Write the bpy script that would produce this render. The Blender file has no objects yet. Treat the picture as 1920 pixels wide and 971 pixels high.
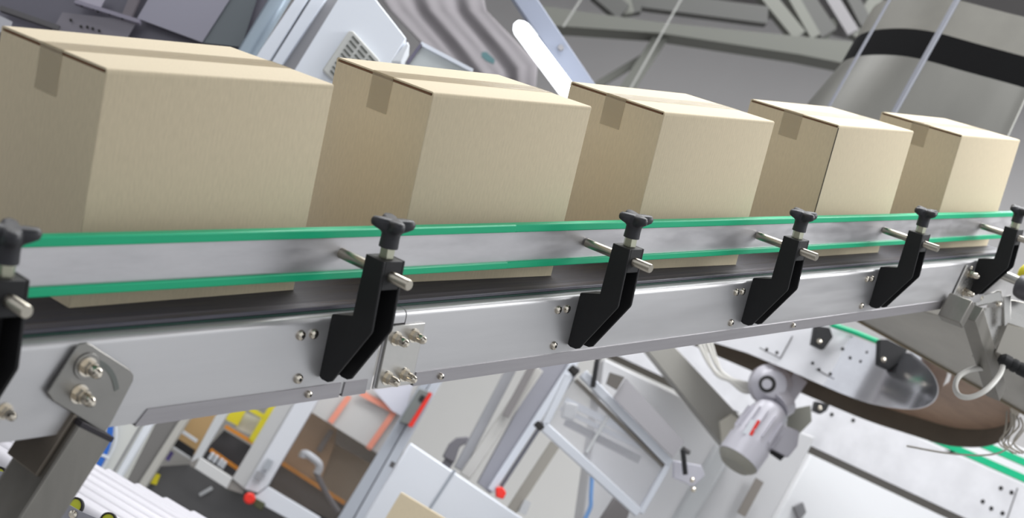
import bpy, bmesh, math
from mathutils import Vector, Matrix
PI = math.pi
scn = bpy.context.scene
col = scn.collection

# ------------------------------------------------------------------ camera
F = 2683.083                     # focal length in pixels of a 1920 px wide frame
# axes of the inclined conveyor (columns: along the belt, across it, out of it) seen in the camera frame (right, down, forward)
RC = Matrix(((0.6456162678, -0.7307318812, 0.2218345161),
             (-0.0343792877, -0.3180049845, -0.9474655109),
             (0.7628877370, 0.6040726344, -0.2304312328)))
CC = Vector((-1.7531, -1.4389, 0.5814))      # camera in conveyor coordinates
phi = math.radians(31)                        # camera roll
yd = RC.col[1]
pit = math.atan(-(yd[0]*math.sin(phi) - yd[1]*math.cos(phi))/yd[2])
up = Vector((math.sin(phi)*math.cos(pit), -math.cos(phi)*math.cos(pit), math.sin(pit))).normalized()
Yc = yd.normalized(); Xc = Yc.cross(up).normalized()
W2 = Matrix((Xc, Yc, up))                     # camera-frame vector -> world vector
CAMH = 1.35
CAMP = Vector((0, 0, CAMH))
cam_d = bpy.data.cameras.new('camera'); cam = bpy.data.objects.new('camera', cam_d); col.objects.link(cam)
r_, d_, f_ = W2 @ Vector((1, 0, 0)), W2 @ Vector((0, 1, 0)), W2 @ Vector((0, 0, 1))
M3 = Matrix((r_, -d_, -f_)).transposed()
cam.matrix_world = Matrix.Translation(CAMP) @ M3.to_4x4()
cam_d.sensor_fit = 'HORIZONTAL'; cam_d.sensor_width = 36; cam_d.lens = F/1920*36
cam_d.clip_start = 0.05; cam_d.clip_end = 200
cam_d.dof.use_dof = True; cam_d.dof.focus_distance = 2.55; cam_d.dof.aperture_fstop = 5.2
scn.camera = cam
MC = Matrix.Translation(CAMP - (W2 @ RC) @ CC) @ (W2 @ RC).to_4x4()     # conveyor -> world

# ------------------------------------------------------------------ world, lights, exposure
wd = bpy.data.worlds.new('World'); scn.world = wd; wd.use_nodes = True
wd.node_tree.nodes['Background'].inputs[0].default_value = (0.93, 0.96, 1.0, 1)
wd.node_tree.nodes['Background'].inputs[1].default_value = 0.95
def area(name, loc, size, power, target, colr=(0.98, 0.99, 1.0)):
    L = bpy.data.lights.new(name, 'AREA'); L.shape = 'RECTANGLE'; L.size, L.size_y = size; L.energy = power; L.color = colr
    o = bpy.data.objects.new(name, L); col.objects.link(o); o.location = loc
    o.rotation_euler = (Vector(target)-Vector(loc)).to_track_quat('-Z', 'Y').to_euler()
    return o
area('hall_fill', (4.4, -0.4, 4.6), (2.6, 1.4), 118, (3.0, 1.3, 1.9))  # unseen light, added to brighten the cartons towards the upper end
area('hall_fill', (2.6, 2.4, 5.2), (3.0, 1.0), 95, (1.8, 1.6, 1.4))  # added above the belt without a fitting, to lift the carton tops
area('hall_fill', (1.5, 4.0, 8.3), (6, 2.5), 260, (1.5, 4.2, 0))
area('hall_fill', (4.6, 2.6, 6.8), (3, 1.5), 210, (7.0, 5.2, 1.2))  # extra unseen fill for the white casing and conveyor side plates
area('hall_fill', (9.0, 5.5, 8.5), (7, 3.0), 520, (9.5, 5.8, 0))
area('hall_fill', (3.0, 11.0, 8.5), (7, 3.0), 420, (3.5, 11.0, 0))
scn.view_settings.view_transform = 'Standard'; scn.view_settings.look = 'None'
scn.view_settings.gamma = 1; scn.view_settings.use_curve_mapping = False
scn.view_settings.exposure = 0.0

# ------------------------------------------------------------------ materials
def lin(c): return tuple((v/255/12.92 if v/255 <= 0.04045 else ((v/255+0.055)/1.055)**2.4) for v in c)
MATS = {}
def mat(name, rgb, rough=0.5, metal=0.0, spec=0.5, noise=0.0, nscale=(20, 20, 20), bump=0.0, alpha=1.0, emit=0, trans=0, rvar=0.0, coat=0):
    if name in MATS: return MATS[name]
    m = bpy.data.materials.new(name); m.use_nodes = True; nt = m.node_tree; b = nt.nodes['Principled BSDF']
    c = lin(rgb); b.inputs['Base Color'].default_value = (*c, 1)
    b.inputs['Roughness'].default_value = rough; b.inputs['Metallic'].default_value = metal
    b.inputs['Specular IOR Level'].default_value = spec; b.inputs['Alpha'].default_value = alpha
    b.inputs['Transmission Weight'].default_value = trans
    b.inputs['Coat Weight'].default_value = coat
    if emit: b.inputs['Emission Color'].default_value = (*c, 1); b.inputs['Emission Strength'].default_value = emit
    if noise or bump or rvar:
        tc = nt.nodes.new('ShaderNodeTexCoord'); mp = nt.nodes.new('ShaderNodeMapping'); mp.inputs['Scale'].default_value = nscale
        no = nt.nodes.new('ShaderNodeTexNoise'); no.inputs['Scale'].default_value = 1; no.inputs['Detail'].default_value = 5; no.inputs['Roughness'].default_value = .62
        nt.links.new(tc.outputs['Object'], mp.inputs[0]); nt.links.new(mp.outputs[0], no.inputs[0])
        if noise:
            r = nt.nodes.new('ShaderNodeMapRange'); r.inputs[1].default_value = .3; r.inputs[2].default_value = .7
            r.inputs[3].default_value = 1-noise; r.inputs[4].default_value = 1+noise*.6
            nt.links.new(no.outputs[0], r.inputs[0])
            mx = nt.nodes.new('ShaderNodeVectorMath'); mx.operation = 'SCALE'; mx.inputs[0].default_value = c
            nt.links.new(r.outputs[0], mx.inputs['Scale']); nt.links.new(mx.outputs[0], b.inputs['Base Color'])
        if rvar:
            r = nt.nodes.new('ShaderNodeMapRange'); r.inputs[1].default_value = .3; r.inputs[2].default_value = .7
            r.inputs[3].default_value = max(.02, rough-rvar); r.inputs[4].default_value = rough+rvar
            nt.links.new(no.outputs[0], r.inputs[0]); nt.links.new(r.outputs[0], b.inputs['Roughness'])
        if bump:
            bp = nt.nodes.new('ShaderNodeBump'); bp.inputs['Strength'].default_value = bump; bp.inputs['Distance'].default_value = .002
            nt.links.new(no.outputs[0], bp.inputs['Height']); nt.links.new(bp.outputs[0], b.inputs['Normal'])
    MATS[name] = m; return m
# corrugated kraft board: faint flute ribs along the box height plus fibre speckle
def kraft(name, rgb):
    m = mat(name, rgb, .75, spec=.25, noise=.07, nscale=(260, 260, 60))
    nt = m.node_tree; b = nt.nodes['Principled BSDF']
    tc = nt.nodes.new('ShaderNodeTexCoord'); w = nt.nodes.new('ShaderNodeTexWave'); w.inputs['Scale'].default_value = 45
    w.bands_direction = 'X'; w.inputs['Distortion'].default_value = 1.2
    no = nt.nodes.new('ShaderNodeTexNoise'); no.inputs['Scale'].default_value = 7
    ad = nt.nodes.new('ShaderNodeMath'); ad.operation = 'MULTIPLY_ADD'; ad.inputs[1].default_value = 6
    nt.links.new(tc.outputs['Object'], w.inputs[0]); nt.links.new(tc.outputs['Object'], no.inputs[0])
    nt.links.new(no.outputs[0], ad.inputs[0]); nt.links.new(w.outputs['Fac'], ad.inputs[2])
    bp = nt.nodes.new('ShaderNodeBump'); bp.inputs['Strength'].default_value = .05; bp.inputs['Distance'].default_value = .001
    nt.links.new(ad.outputs[0], bp.inputs['Height']); nt.links.new(bp.outputs[0], b.inputs['Normal'])
    return m
K = kraft('kraft board', (203, 189, 162))
KIN = mat('flap gap shade', (110, 78, 55), .9)  # darker than the board: paints shade into the slit under the flaps
TAPE = mat('packing tape', (190, 177, 150), .2, spec=.6, alpha=.3, bump=.25, nscale=(14, 60, 60))
SS = mat('brushed stainless', (196, 195, 196), .40, .66, noise=.07, nscale=(2.2, 60, 22), rvar=.07, bump=.02)
SSP = mat('stainless plate', (196, 194, 190), .3, .92, noise=.14, nscale=(9, 9, 14), rvar=.1)
SSR = mat('guide rail steel', (196, 194, 196), .42, .8, noise=.18, nscale=(5, 30, 22), rvar=.1)
SSE = mat('edge strip steel', (168, 165, 168), .42, .85, noise=.08, nscale=(3, 60, 60))
SPT = mat('support plate steel', (150, 148, 144), .36, .85, noise=.1, nscale=(9, 9, 14))
CHR = mat('polished bolt steel', (214, 206, 192), .18, 1.0)
ROD = mat('turned rod steel', (176, 170, 158), .32, 1.0)
NUT = mat('plated nut', (186, 186, 166), .3, .9)
BLK = mat('black moulded plastic', (30, 30, 32), .55, spec=.35, noise=.1, nscale=(200, 200, 200), bump=.08)
KNB = mat('black knob plastic', (44, 44, 48), .5, spec=.4)
BELT = mat('black belt rubber', (48, 47, 56), .55, spec=.4, noise=.25, nscale=(4, 70, 70), rvar=.12)
GRN = mat('green plastic', (6, 172, 122), .4, spec=.4, noise=.05, nscale=(8, 30, 30))
GRD = mat('dark green strip', (12, 56, 46), .6)
DRK = mat('dark recess', (34, 32, 32), .8)
TUBE = mat('leg tube steel', (142, 139, 133), .38, .8, noise=.2, nscale=(14, 14, 2), rvar=.08)
def smat(name, rgb, **k): return mat(name, rgb, **k)
WHT = mat('white enamel', (214, 218, 224), .45)
WH2 = mat('white painted steel', (240, 240, 243), .4)
LGR = mat('light grey paint', (186, 188, 190), .45)
ALU = mat('aluminium profile', (204, 208, 216), .4, .35)
ALG = mat('grey aluminium', (150, 150, 154), .45, .3)
MGR = mat('mid grey paint', (132, 131, 134), .5)
DGR = mat('dark grey paint', (82, 80, 82), .55)
VDG = mat('charcoal panel', (64, 63, 66), .4, noise=.15, nscale=(3, 3, 3))
RED = mat('red plastic', (226, 44, 30), .4)
ORG = mat('orange trim', (206, 132, 40), .5)
YEL = mat('yellow plastic', (214, 200, 40), .45)
BLU = mat('blue strap', (36, 100, 190), .5)
BRN = mat('brown pan', (176, 146, 124), .5, noise=.18, nscale=(8, 8, 8))
UND = mat('dark underside', (104, 97, 86), .6, noise=.12, nscale=(6, 6, 6))
POL = mat('polished steel skirt', (215, 215, 220), .16, .95, noise=.1, nscale=(5, 5, 5))
PWH = mat('white side plate', (226, 226, 230), .35, .15, noise=.05, nscale=(4, 4, 4))
GLS = mat('tinted pane', (190, 190, 195), .1, alpha=.28, spec=.6)
CBL = mat('white cable', (206, 204, 198), .4)
GEAR = mat('motor grey', (190, 188, 196), .38, .2)

# ------------------------------------------------------------------ mesh helpers
class MB:
    def __init__(s): s.b = bmesh.new()
    def hexa(s, c):
        v = [s.b.verts.new(p) for p in c]
        for q in ((0, 3, 2, 1), (4, 5, 6, 7), (0, 1, 5, 4), (1, 2, 6, 5), (2, 3, 7, 6), (3, 0, 4, 7)): s.b.faces.new([v[i] for i in q])
        return s
    def box(s, x0, x1, y0, y1, z0, z1):
        return s.hexa([(x0, y0, z0), (x1, y0, z0), (x1, y1, z0), (x0, y1, z0), (x0, y0, z1), (x1, y0, z1), (x1, y1, z1), (x0, y1, z1)])
    def prism(s, pts, off):          # pts: 3-D outline, off: extrusion vector
        off = Vector(off); a = [s.b.verts.new(p) for p in pts]; c = [s.b.verts.new(Vector(p)+off) for p in pts]
        s.b.faces.new(a); s.b.faces.new(c[::-1]); n = len(a)
        for i in range(n): s.b.faces.new([a[i], c[i], c[(i+1) % n], a[(i+1) % n]])
        return s
    def rings(s, rings, caps=True):
        V = [[s.b.verts.new(p) for p in r] for r in rings]
        for a, c in zip(V, V[1:]):
            n = len(a)
            for i in range(n): s.b.faces.new([a[i], a[(i+1) % n], c[(i+1) % n], c[i]])
        if caps: s.b.faces.new(V[0][::-1]); s.b.faces.new(V[-1])
        return s
    def lathe(s, o, ax, prof, n=20, rot=0):   # prof: (distance along ax, radius)
        o = Vector(o); ax = Vector(ax).normalized(); u = ax.orthogonal().normalized(); w = ax.cross(u)
        return s.rings([[o+ax*t+(u*math.cos(2*PI*i/n+rot)+w*math.sin(2*PI*i/n+rot))*r for i in range(n)] for t, r in prof])
    def cyl(s, a, c, r, n=18, r2=None):
        a = Vector(a); c = Vector(c); L = (c-a).length
        return s.lathe(a, c-a, [(0, r), (L, r if r2 is None else r2)], n)
    def bar(s, a, c, w, t, wdir):             # box beam from a to c, width w along wdir, thickness t
        a = Vector(a); c = Vector(c); d = (c-a).normalized(); wd_ = Vector(wdir); wd_ = (wd_-d*wd_.dot(d)).normalized(); n = d.cross(wd_)
        q = [(-1, -1), (1, -1), (1, 1), (-1, 1)]
        return s.rings([[p+wd_*(i*w/2)+n*(j*t/2) for i, j in q] for p in (a, c)])
    def tube(s, pts, r, n=10):
        pts = [Vector(p) for p in pts]; R = []; u = None
        for i, p in enumerate(pts):
            d = (pts[min(i+1, len(pts)-1)]-pts[max(i-1, 0)]).normalized()
            u = d.orthogonal().normalized() if u is None else (u-d*u.dot(d)).normalized()
            w = d.cross(u); R.append([p+(u*math.cos(2*PI*k/n)+w*math.sin(2*PI*k/n))*r for k in range(n)])
        return s.rings(R)
def spline(pts, k=6):
    pts = [Vector(p) for p in pts]; out = []
    for i in range(len(pts)-1):
        p0 = pts[max(i-1, 0)]; p1 = pts[i]; p2 = pts[i+1]; p3 = pts[min(i+2, len(pts)-1)]
        for j in range(k):
            t = j/k; out.append(.5*((2*p1)+(p2-p0)*t+(2*p0-5*p1+4*p2-p3)*t*t+(3*p1-p0-3*p2+p3)*t**3))
    return out+[pts[-1]]
XW = {}                                        # root / part -> its world matrix
def part(name, mb, m, parent=None, world=False, bevel=0, smooth=35, label=None, kind=None, seg=2):
    bm = mb.b; 
    if parent is not None and world: bm.transform(XW[parent.name].inverted())
    bmesh.ops.recalc_face_normals(bm, faces=bm.faces)
    me = bpy.data.meshes.new(name); bm.to_mesh(me); bm.free(); me.materials.append(m)
    for p in me.polygons: p.use_smooth = True
    me.set_sharp_from_angle(angle=math.radians(smooth))
    o = bpy.data.objects.new(name, me); col.objects.link(o)
    if parent is not None: o.parent = parent; XW[o.name] = XW[parent.name]
    else: XW[o.name] = Matrix.Identity(4)
    if bevel:
        b = o.modifiers.new('bevel', 'BEVEL'); b.width = bevel; b.segments = seg; b.limit_method = 'ANGLE'; b.angle_limit = math.radians(40)
    if label: o['label'] = label
    if kind: o['kind'] = kind
    return o
def thing(name, M, label, cat, group=None):
    o = bpy.data.objects.new(name, None); col.objects.link(o); o.empty_display_size = .05
    o.matrix_world = M; XW[o.name] = M.copy(); o['label'] = label; o['category'] = cat
    if group: o['group'] = group
    return o
def solo(o, label, cat, group=None):
    o['label'] = label; o['category'] = cat
    if group: o['group'] = group
    return o
def copy_tree(o, M=None, parent=None):
    c = o.copy(); col.objects.link(c); XW[c.name] = M.copy() if M is not None else XW.get(o.name, Matrix.Identity(4))
    if parent is not None: c.parent = parent
    if M is not None: c.matrix_world = M
    for ch in [x for x in o.children]: copy_tree(ch, None, c)
    return c
# world points from a sight line: on a horizontal or vertical plane, or at a depth
def sight(u, v): return W2 @ Vector(((u-960)/F, (v-485.5)/F, 1))
def at_z(u, v, z): s = sight(u, v); return CAMP + s*((z-CAMH)/s.z)
def at_y(u, v, y): s = sight(u, v); return CAMP + s*(y/s.y)
def at_x(u, v, x): s = sight(u, v); return CAMP + s*(x/s.x)
FH = Vector((f_.x, f_.y, 0)).normalized()
class Wall:                                    # an upright plane at a distance: yaw turns it about the vertical
    def __init__(s, depth, yaw=0, u=960, v=485):
        s.n = -(Matrix.Rotation(math.radians(yaw), 3, 'Z') @ FH)       # towards the camera
        s.a = Vector((0, 0, 1)).cross(s.n); s.o = CAMP + sight(u, v)*depth; s.d = depth
    def p(s, u, v, out=0):
        q = sight(u, v); o = s.o + s.n*out; return CAMP + q*((o-CAMP).dot(s.n)/q.dot(s.n))
    def root(s, name, u, v, label, cat, group=None):
        b = s.p(u, v); M = Matrix((s.a, -s.n, Vector((0, 0, 1)))).transposed().to_4x4()
        return thing(name, Matrix.Translation(b) @ M, label, cat, group)
    def poly(s, pts, t=.02, out=0, mb=None):
        return (mb or MB()).prism([s.p(*q, out) for q in pts], -s.n*t)
    def strut(s, a, b, w, t=.04, out=0, mb=None):     # w in metres
        A, B = s.p(*a, out), s.p(*b, out); d = (B-A).normalized()
        return (mb or MB()).bar(A-s.n*t/2, B-s.n*t/2, w, t, d.cross(s.n))

# ------------------------------------------------------------------ the hall
def struct(name, mb, m, kind='structure'):
    o = part(name, mb, m); o['kind'] = kind; return o
struct('floor', MB().box(-8, 16, -8, 20, -.1, 0), mat('floor paint', (150, 149, 148), .35, noise=.12, nscale=(.6, .6, .6)))
struct('wall_right', MB().box(15, 15.2, -8, 20, 4.6, 9), mat('hall wall', (198, 196, 196), .7, noise=.05, nscale=(.3, .3, .3)))
struct('wall_right_lower', MB().box(15, 15.25, -8, 20, 0, 4.6), mat('lower wall', (226, 225, 222), .7, noise=.03, nscale=(.3, .3, .3)))
struct('wall_back', MB().box(-8, 15, 19, 19.2, 0, 9), mat('hall wall', (198, 196, 196)))
struct('ceiling', MB().box(-8, 15.2, -8, 19.2, 9, 9.2), mat('ceiling sheet', (120, 118, 118), .8))

# ------------------------------------------------------------------ inclined conveyor (built in its own axes: x along, y across, z out of the belt)
cv = thing('inclined_conveyor', MC, 'brushed steel inclined belt conveyor carrying the row of sealed cartons past a green-edged guide rail', 'conveyor')
def frame_profile(s=1, y=-.08):
    r = .010; o = []
    for k in range(6):
        t = PI/2*k/5; o.append((y+s*(r-r*math.sin(t)), -.009-r+r*math.cos(t)))
    outer = [(y+s*.019, -.009)] + o + [(y, -.1300)] + [(y+s*.03, -.1300)]
    inner = [(y+s*.03, -.127), (y+s*.003, -.127), (y+s*.003, -.019), (y+s*.006, -.0135), (y+s*.010, -.012), (y+s*.019, -.012)]
    return outer + inner
def extr(prof, x0, x1, mb=None): return (mb or MB()).prism([(x0, a, b) for a, b in prof], (x1-x0, 0, 0))
L_ = extr(frame_profile(), -1.6, -.293)
cp = [(a, max(b, -.0285)) for a, b in frame_profile()[:8]] + [(-.077, -.0285)] + [(a, b) for a, b in frame_profile()[-4:]]
extr(cp, -.293, -.2505, L_)
fr = part('side_frame', L_, SS, cv, bevel=.0006, label='left length of the steel side frame')
R_ = extr(frame_profile(), -.249, 2.13)
R_.box(-.2875, -.249, -.08, -.077, -.130, -.0305)
part('side_frame', R_, SS, cv, bevel=.0006, label='right length of the steel side frame')
part('side_frame', extr(frame_profile(-1, .29), -1.6, 2.13), SS, cv, label='far side frame behind the cartons')
for x0, x1 in ((-.70, -.3565), (-.350, -.304), (-.2035, 1.712)):
    m = MB(); c = .014 if x0 == -.70 else .001
    pts = [(x0, -.0822, -.1305), (x0+c, -.0822, -.1115), (x1, -.0822, -.1115), (x1, -.0822, -.1325), (x0, -.0822, -.1325)]
    m.prism(pts, (0, .0022, 0)); m.box(x0, x1, -.0822, -.05, -.1335, -.1325)
    part('edge_strip', m, SSE, cv)
# belt: carrying run, tail wrap and return run
m = MB(); prof = [(-1.6, 0), (2.105, 0)] + [(2.105+.034*math.sin(t), -.034+.034*math.cos(t)) for t in [PI*k/10 for k in range(1, 10)]] + [(2.105, -.068), (-1.6, -.068)]
inn = [(-1.6, -.065), (2.105, -.065)] + [(2.105+.031*math.sin(t), -.034+.031*math.cos(t)) for t in [PI*k/10 for k in range(9, 0, -1)]] + [(2.105, -.003), (-1.6, -.003)]
m.prism([(x, -.052, z) for x, z in prof+inn], (0, .325, 0)); belt = part('belt', m, BELT, cv, smooth=50)
part('wear_strip', MB().box(-1.6, 2.09, -.0615, -.043, -.0055, .0003), mat('grey black edging', (74, 72, 82), .42, rvar=.14, noise=.35, nscale=(5, 120, 80)), cv, bevel=.001)
part('edge_guard', MB().box(-1.6, 2.11, -.0622, -.0605, -.0085, -.0055), GRD, cv)
part('slider_bed', MB().box(-1.6, 2.07, -.05, .27, -.012, -.0035), SS, cv)
part('tail_roller', MB().cyl((2.105, -.06, -.034), (2.105, .275, -.034), .0308, 28), CHR, cv)
# guide rail
for x0, x1, dz, dy, lab in ((-1.6, -.0185, 0, 0, 'left length of the guide rail'), (-.0185, 2.085, -.0008, .0025, 'right length of the guide rail')):
    g = part('guide_rail', MB().box(x0, x1, -.0545+dy, -.0515+dy, .044, .106), SSR, cv, label=lab)
    for z0, z1 in ((.0995, .1125), (.0385, .0505)):
        prof = [(-.060, z0), (-.060, z1), (-.0455, z1), (-.0455, z0)] ; prof = [(a+dy, b+dz) for a, b in prof]
        part('rail_strip', extr(prof, x0, x1), GRN, g, bevel=.002, label='green plastic strip')
# screws and bolts
def pan_head(p, r=.0075):
    m = MB(); m.lathe(p, (0, -1, 0), [(0, r), (.0012, r), (.0042, r*.86), (.0058, r*.5), (.006, r*.42)], 20)
    m2 = MB(); m2.cyl((p[0], p[1]-.0050, p[2]), (p[0], p[1]-.0066, p[2]), r*.36, 6)
    o = part('screw', m, CHR, cv); part('hex_socket', m2, DRK, o); return o
def dome_nut(p, r=.0085, L=.024, mb=None):
    m = mb or MB(); x, y, z = p
    m.cyl((x, y, z), (x, y-.0018, z), r*1.28, 24)
    m.cyl((x, y-.0018, z), (x, y-.0018-L*.38, z), r, 6)
    m.lathe((x, y-.0018-L*.38, z), (0, -1, 0), [(0, r*.8), (L*.34, r*.78), (L*.5, r*.62), (L*.6, r*.3)], 18)
    return m
BX = [-.9675, -.4013, .1648, .7290, 1.2930, 1.8590]
for bx in BX:
    for dx, dz in ((-.051, -.0315), (-.0275, -.0315), (-.0395, -.0965)):
        pan_head((bx+dx, -.08, dz))
for x, z in ((-.4179, -.1215), (-.147, -.1228), (.9480, -.1205), (1.40, -.1205), (.40, -.1215)):
    if x != .40 and x != 1.40: pan_head((x, -.0822, z), .0055)
jp = part('splice_plate', MB().prism([(-.2835, -.084, -.1285), (-.2095, -.084, -.1285), (-.2095, -.084, -.0300), (-.2835, -.084, -.0300)], (0, .004, 0)), SSP, cv, bevel=.001)
for x, z in ((-.2655, -.0505), (-.229, -.0485), (-.2665, -.1125), (-.231, -.1110)): part('dome_nut', dome_nut((x, -.084, z)), CHR, jp)
# guide rail brackets with clamp knobs
def star(z0, o):
    rr = []; n = 64
    for z, r, a, s in ((0, .0135, 0, 0), (.012, .0130, 0, 0), (.019, .0132, 0, 0), (.0225, .0140, .003, .0), (.0250, .0152, .009, .2), (.0268, .0156, .0148, .7), (.030, .0158, .0162, 1), (.034, .0156, .0158, 1), (.0375, .0145, .0135, .9), (.0395, .011, .008, .4), (.0400, .004, .001, 0)):
        ring = []
        for i in range(n):
            t = 2*PI*i/n; w = (.5+.5*math.cos(4*(t+.45)))**.85; q = r+a*w
            ring.append((o[0]+q*math.cos(t), o[1]+q*math.sin(t), z0+z+.0035*w*s))
        rr.append(ring)
    return MB().rings(rr)
def make_bracket(bx):
    out = [(-.08, -.006), (-.08, -.0975), (-.086, -.1000), (-.098, -.0995), (-.1055, -.0955), (-.1595, -.004), (-.1605, .000), (-.1565, .0975), (-.1205, .0975), (-.1195, .0075), (-.0815, -.0035)]
    w, t = .0415, .0045; m = MB()
    for x in (bx, bx+w-t): m.prism([(x, a, b) for a, b in out], (t, 0, 0))
    m.prism([(bx+t, a, b) for a, b in ((-.1565, .0975), (-.1205, .0975), (-.1203, .062), (-.1578, .0565))], (w-2*t, 0, 0))
    m.prism([(bx+t, a, b) for a, b in ((-.1255, .062), (-.1203, .062), (-.1195, .0075), (-.0815, -.0035), (-.0815, -.0085), (-.124, .003))], (w-2*t, 0, 0))
    m.box(bx+t, bx+w-t, -.085, -.0802, -.0975, -.006)
    b = part('guide_bracket', m, BLK, cv, bevel=.0012)
    cx, cy = bx+w/2, -.139
    part('hex_spacer', MB().cyl((cx, cy, .0975), (cx, cy, .1125), .0112, 6), NUT, b, bevel=.0006)
    part('clamp_knob', star(.1125, (cx, cy)), KNB, b, smooth=60)
    part('clamp_rod', MB().lathe((cx-.0005, -.0545, .0755), (0, -1, 0), [(0, .0078), (.136, .0078), (.1375, .0068)], 22), ROD, b)
    part('fixing_screw', MB().lathe((cx, -.0855, -.085), (0, -1, 0), [(0, .006), (.003, .0055), (.005, .003)], 16), CHR, b)
    return b
bk = make_bracket(BX[1])
for bx in BX:
    if bx == BX[1]: continue
    c = copy_tree(bk, None, cv); c.location = (bx-BX[1], 0, 0)
# front support leg: slotted plate on the frame, open square tube going straight down
def cvp(u, v, y):                               # point of the conveyor frame plane y seen at a pixel, in conveyor axes
    return MC.inverted() @ at_y(u, v, y-CC.y)
pl = [(164, 643), (172, 646), (243, 692), (251, 704), (250, 714), (208, 795), (196, 812), (100, 752), (89, 736), (141, 657), (150, 645)]
sp = part('support_plate', MB().prism([cvp(u, v, -.0885) for u, v in pl], (0, .0035, 0)), SPT, cv, bevel=.0012)
arc = spline([cvp(u, v, -.0889) for u, v in ((168, 676), (184, 679), (201, 690), (213, 708), (219, 731))], 5)
m = MB()
for p, q in zip(arc, arc[1:]):
    m.bar(p, q, .0065, .001, (0, 0, 1) if abs((q-p).x) > abs((q-p).z) else (1, 0, 0))
part('adjusting_slot', m, mat('slot shade', (108, 112, 108), .5), sp)
p1 = cvp(162, 686, -.0885); m = MB(); m.cyl(p1, p1+Vector((0, -.002, 0)), .017, 32); part('washer', m, SPT, sp, bevel=.0005)
part('dome_nut', dome_nut((p1.x, -.0905, p1.z), .0095, .026), CHR, sp)
p1 = cvp(148, 738, -.0885); part('dome_nut', dome_nut((p1.x, -.0885, p1.z), .0095, .030), CHR, sp)
p1 = cvp(8, 770, -.08); part('dome_nut', dome_nut((p1.x, -.08, p1.z), .008, .02), CHR, cv)
def leg(ridge, redge, yc, dy, ztop_px, zb, name='support_leg'):
    a = at_y(*ridge, yc-CC.y); b = at_y(*redge, yc-CC.y); zt = at_y(*ztop_px, yc-CC.y).z
    x0, x1 = a.x, b.x; y0 = a.y; t = .003; m = MB()
    m.box(x0, x1, y0, y0+t, zb, zt); m.box(x0, x1, y0+dy-t, y0+dy, zb, zt); m.box(x0, x0+t, y0+t, y0+dy-t, zb, zt); m.box(x1-t, x1, y0+t, y0+dy-t, zb, zt)
    return part(name, m, TUBE, cv, world=True, bevel=.0012, label='square steel leg under the splice end'), (x0, x1, y0, zt)
lg, (lx0, lx1, ly, lz) = leg((150, 799), (207, 829), -.100, .072, (150, 799), 0)
part('leg_stop', MB().box(lx0+.004, lx1-.004, ly+.004, ly+.068, lz-.03, lz-.012), DRK, lg, world=True)
part('leg_plug', MB().box(lx0-.0012, lx1+.0012, ly-.0012, ly+.073, lz-.001, lz+.006), mat('plug black', (38, 34, 40), .5), lg, world=True, bevel=.001)
# the leg's clamp shoe on its left face
part('leg_shoe', MB().box(lx0-.006, lx0-.0005, ly+.012, ly+.078, lz-.075, lz+.02), mat('shoe steel', (128, 120, 110), .42, .8, noise=.15, nscale=(9, 9, 9)), lg, world=True, bevel=.001)
# rear support: plate, short tube and diagonal brace under the belt's upper end
rp = [(1814, 497), (1829, 513), (1832, 520), (1820, 550), (1806, 601), (1774, 594), (1772, 588)]
rs = part('support_plate', MB().prism([cvp(u, v, -.086) for u, v in rp], (0, .004, 0)), SSP, cv, bevel=.001)
for u, v in ((1818, 513), (1808, 547)):
    p1 = cvp(u, v, -.086); part('dome_nut', dome_nut((p1.x, -.086, p1.z), .010, .026), CHR, rs)
a = at_y(1823, 563, -.150-CC.y); zb = at_y(1803, 612, -.150-CC.y).z
part('brace_clamp', MB().box(a.x, a.x+.035, a.y, a.y+.062, zb, a.z), TUBE, cv, world=True, bevel=.003)
A = at_y(1822, 585, -.125-CC.y); B = at_y(1868, 735, -.125-CC.y)
part('diagonal_brace', MB().bar(A, B, .042, .045, (0, 1, 0)), TUBE, cv, world=True, bevel=.002)

# ------------------------------------------------------------------ cartons on the belt
BW, BD, BH = .3707, .2299, .300
def make_box(Mx, label, group=None, W=BW, D=BD, H=BH):
    t = thing('cardboard_box', Mx, label, 'box', group)
    m = MB(); e = .010; g = .0045; r = .004
    m.box(e, W-e, .0015, D-.0015, H-.0066, H-.003); q = .0018; ol = []
    for cx, cy, a0 in ((q, q, PI), (W-q, q, 1.5*PI), (W-q, D-q, 0), (q, D-q, .5*PI)):
        for k in range(4): ol.append((cx+q*math.cos(a0+PI/6*k), cy+q*math.sin(a0+PI/6*k), 0))
    m.prism(ol, (0, 0, H-.0065))
    part('carton_body', m, K, t)
    part('inner_flap', MB().box(.0012, W-.0012, .006, D-.006, H-.0060, H-.0035), KIN, t)
    # outer flaps folded over the long walls, their edges standing a little proud of the short walls
    for s in (0, 1):
        m = MB(); pr = []
        for k in range(5):
            a = PI/2*k/4; pr.append((r-r*math.cos(a), H-r+r*math.sin(a)))
        pr = [(0, H-.0065)]+pr+[(D/2-.0006, H+.0002), (D/2-.0006, H-.0026), (.003, H-.0026), (.003, H-.0065)]
        if s: pr = [(D-a, b) for a, b in pr]
        m.prism([(.0006, a, b) for a, b in pr], (W-.0012, 0, 0)); part('top_flap', m, K, t, smooth=60)
    m = MB(); c = D*.5; h = .024
    m.box(-.0006, W+.0006, c-h, c+h, H+.0004, H+.0008); m.box(-.0010, -.0004, c-h, c+h, H-.058, H+.0008); m.box(W+.0004, W+.0010, c-h, c+h, H-.055, H+.0008)
    part('packing_tape', m, TAPE, t)
    return t
b0 = None
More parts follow.
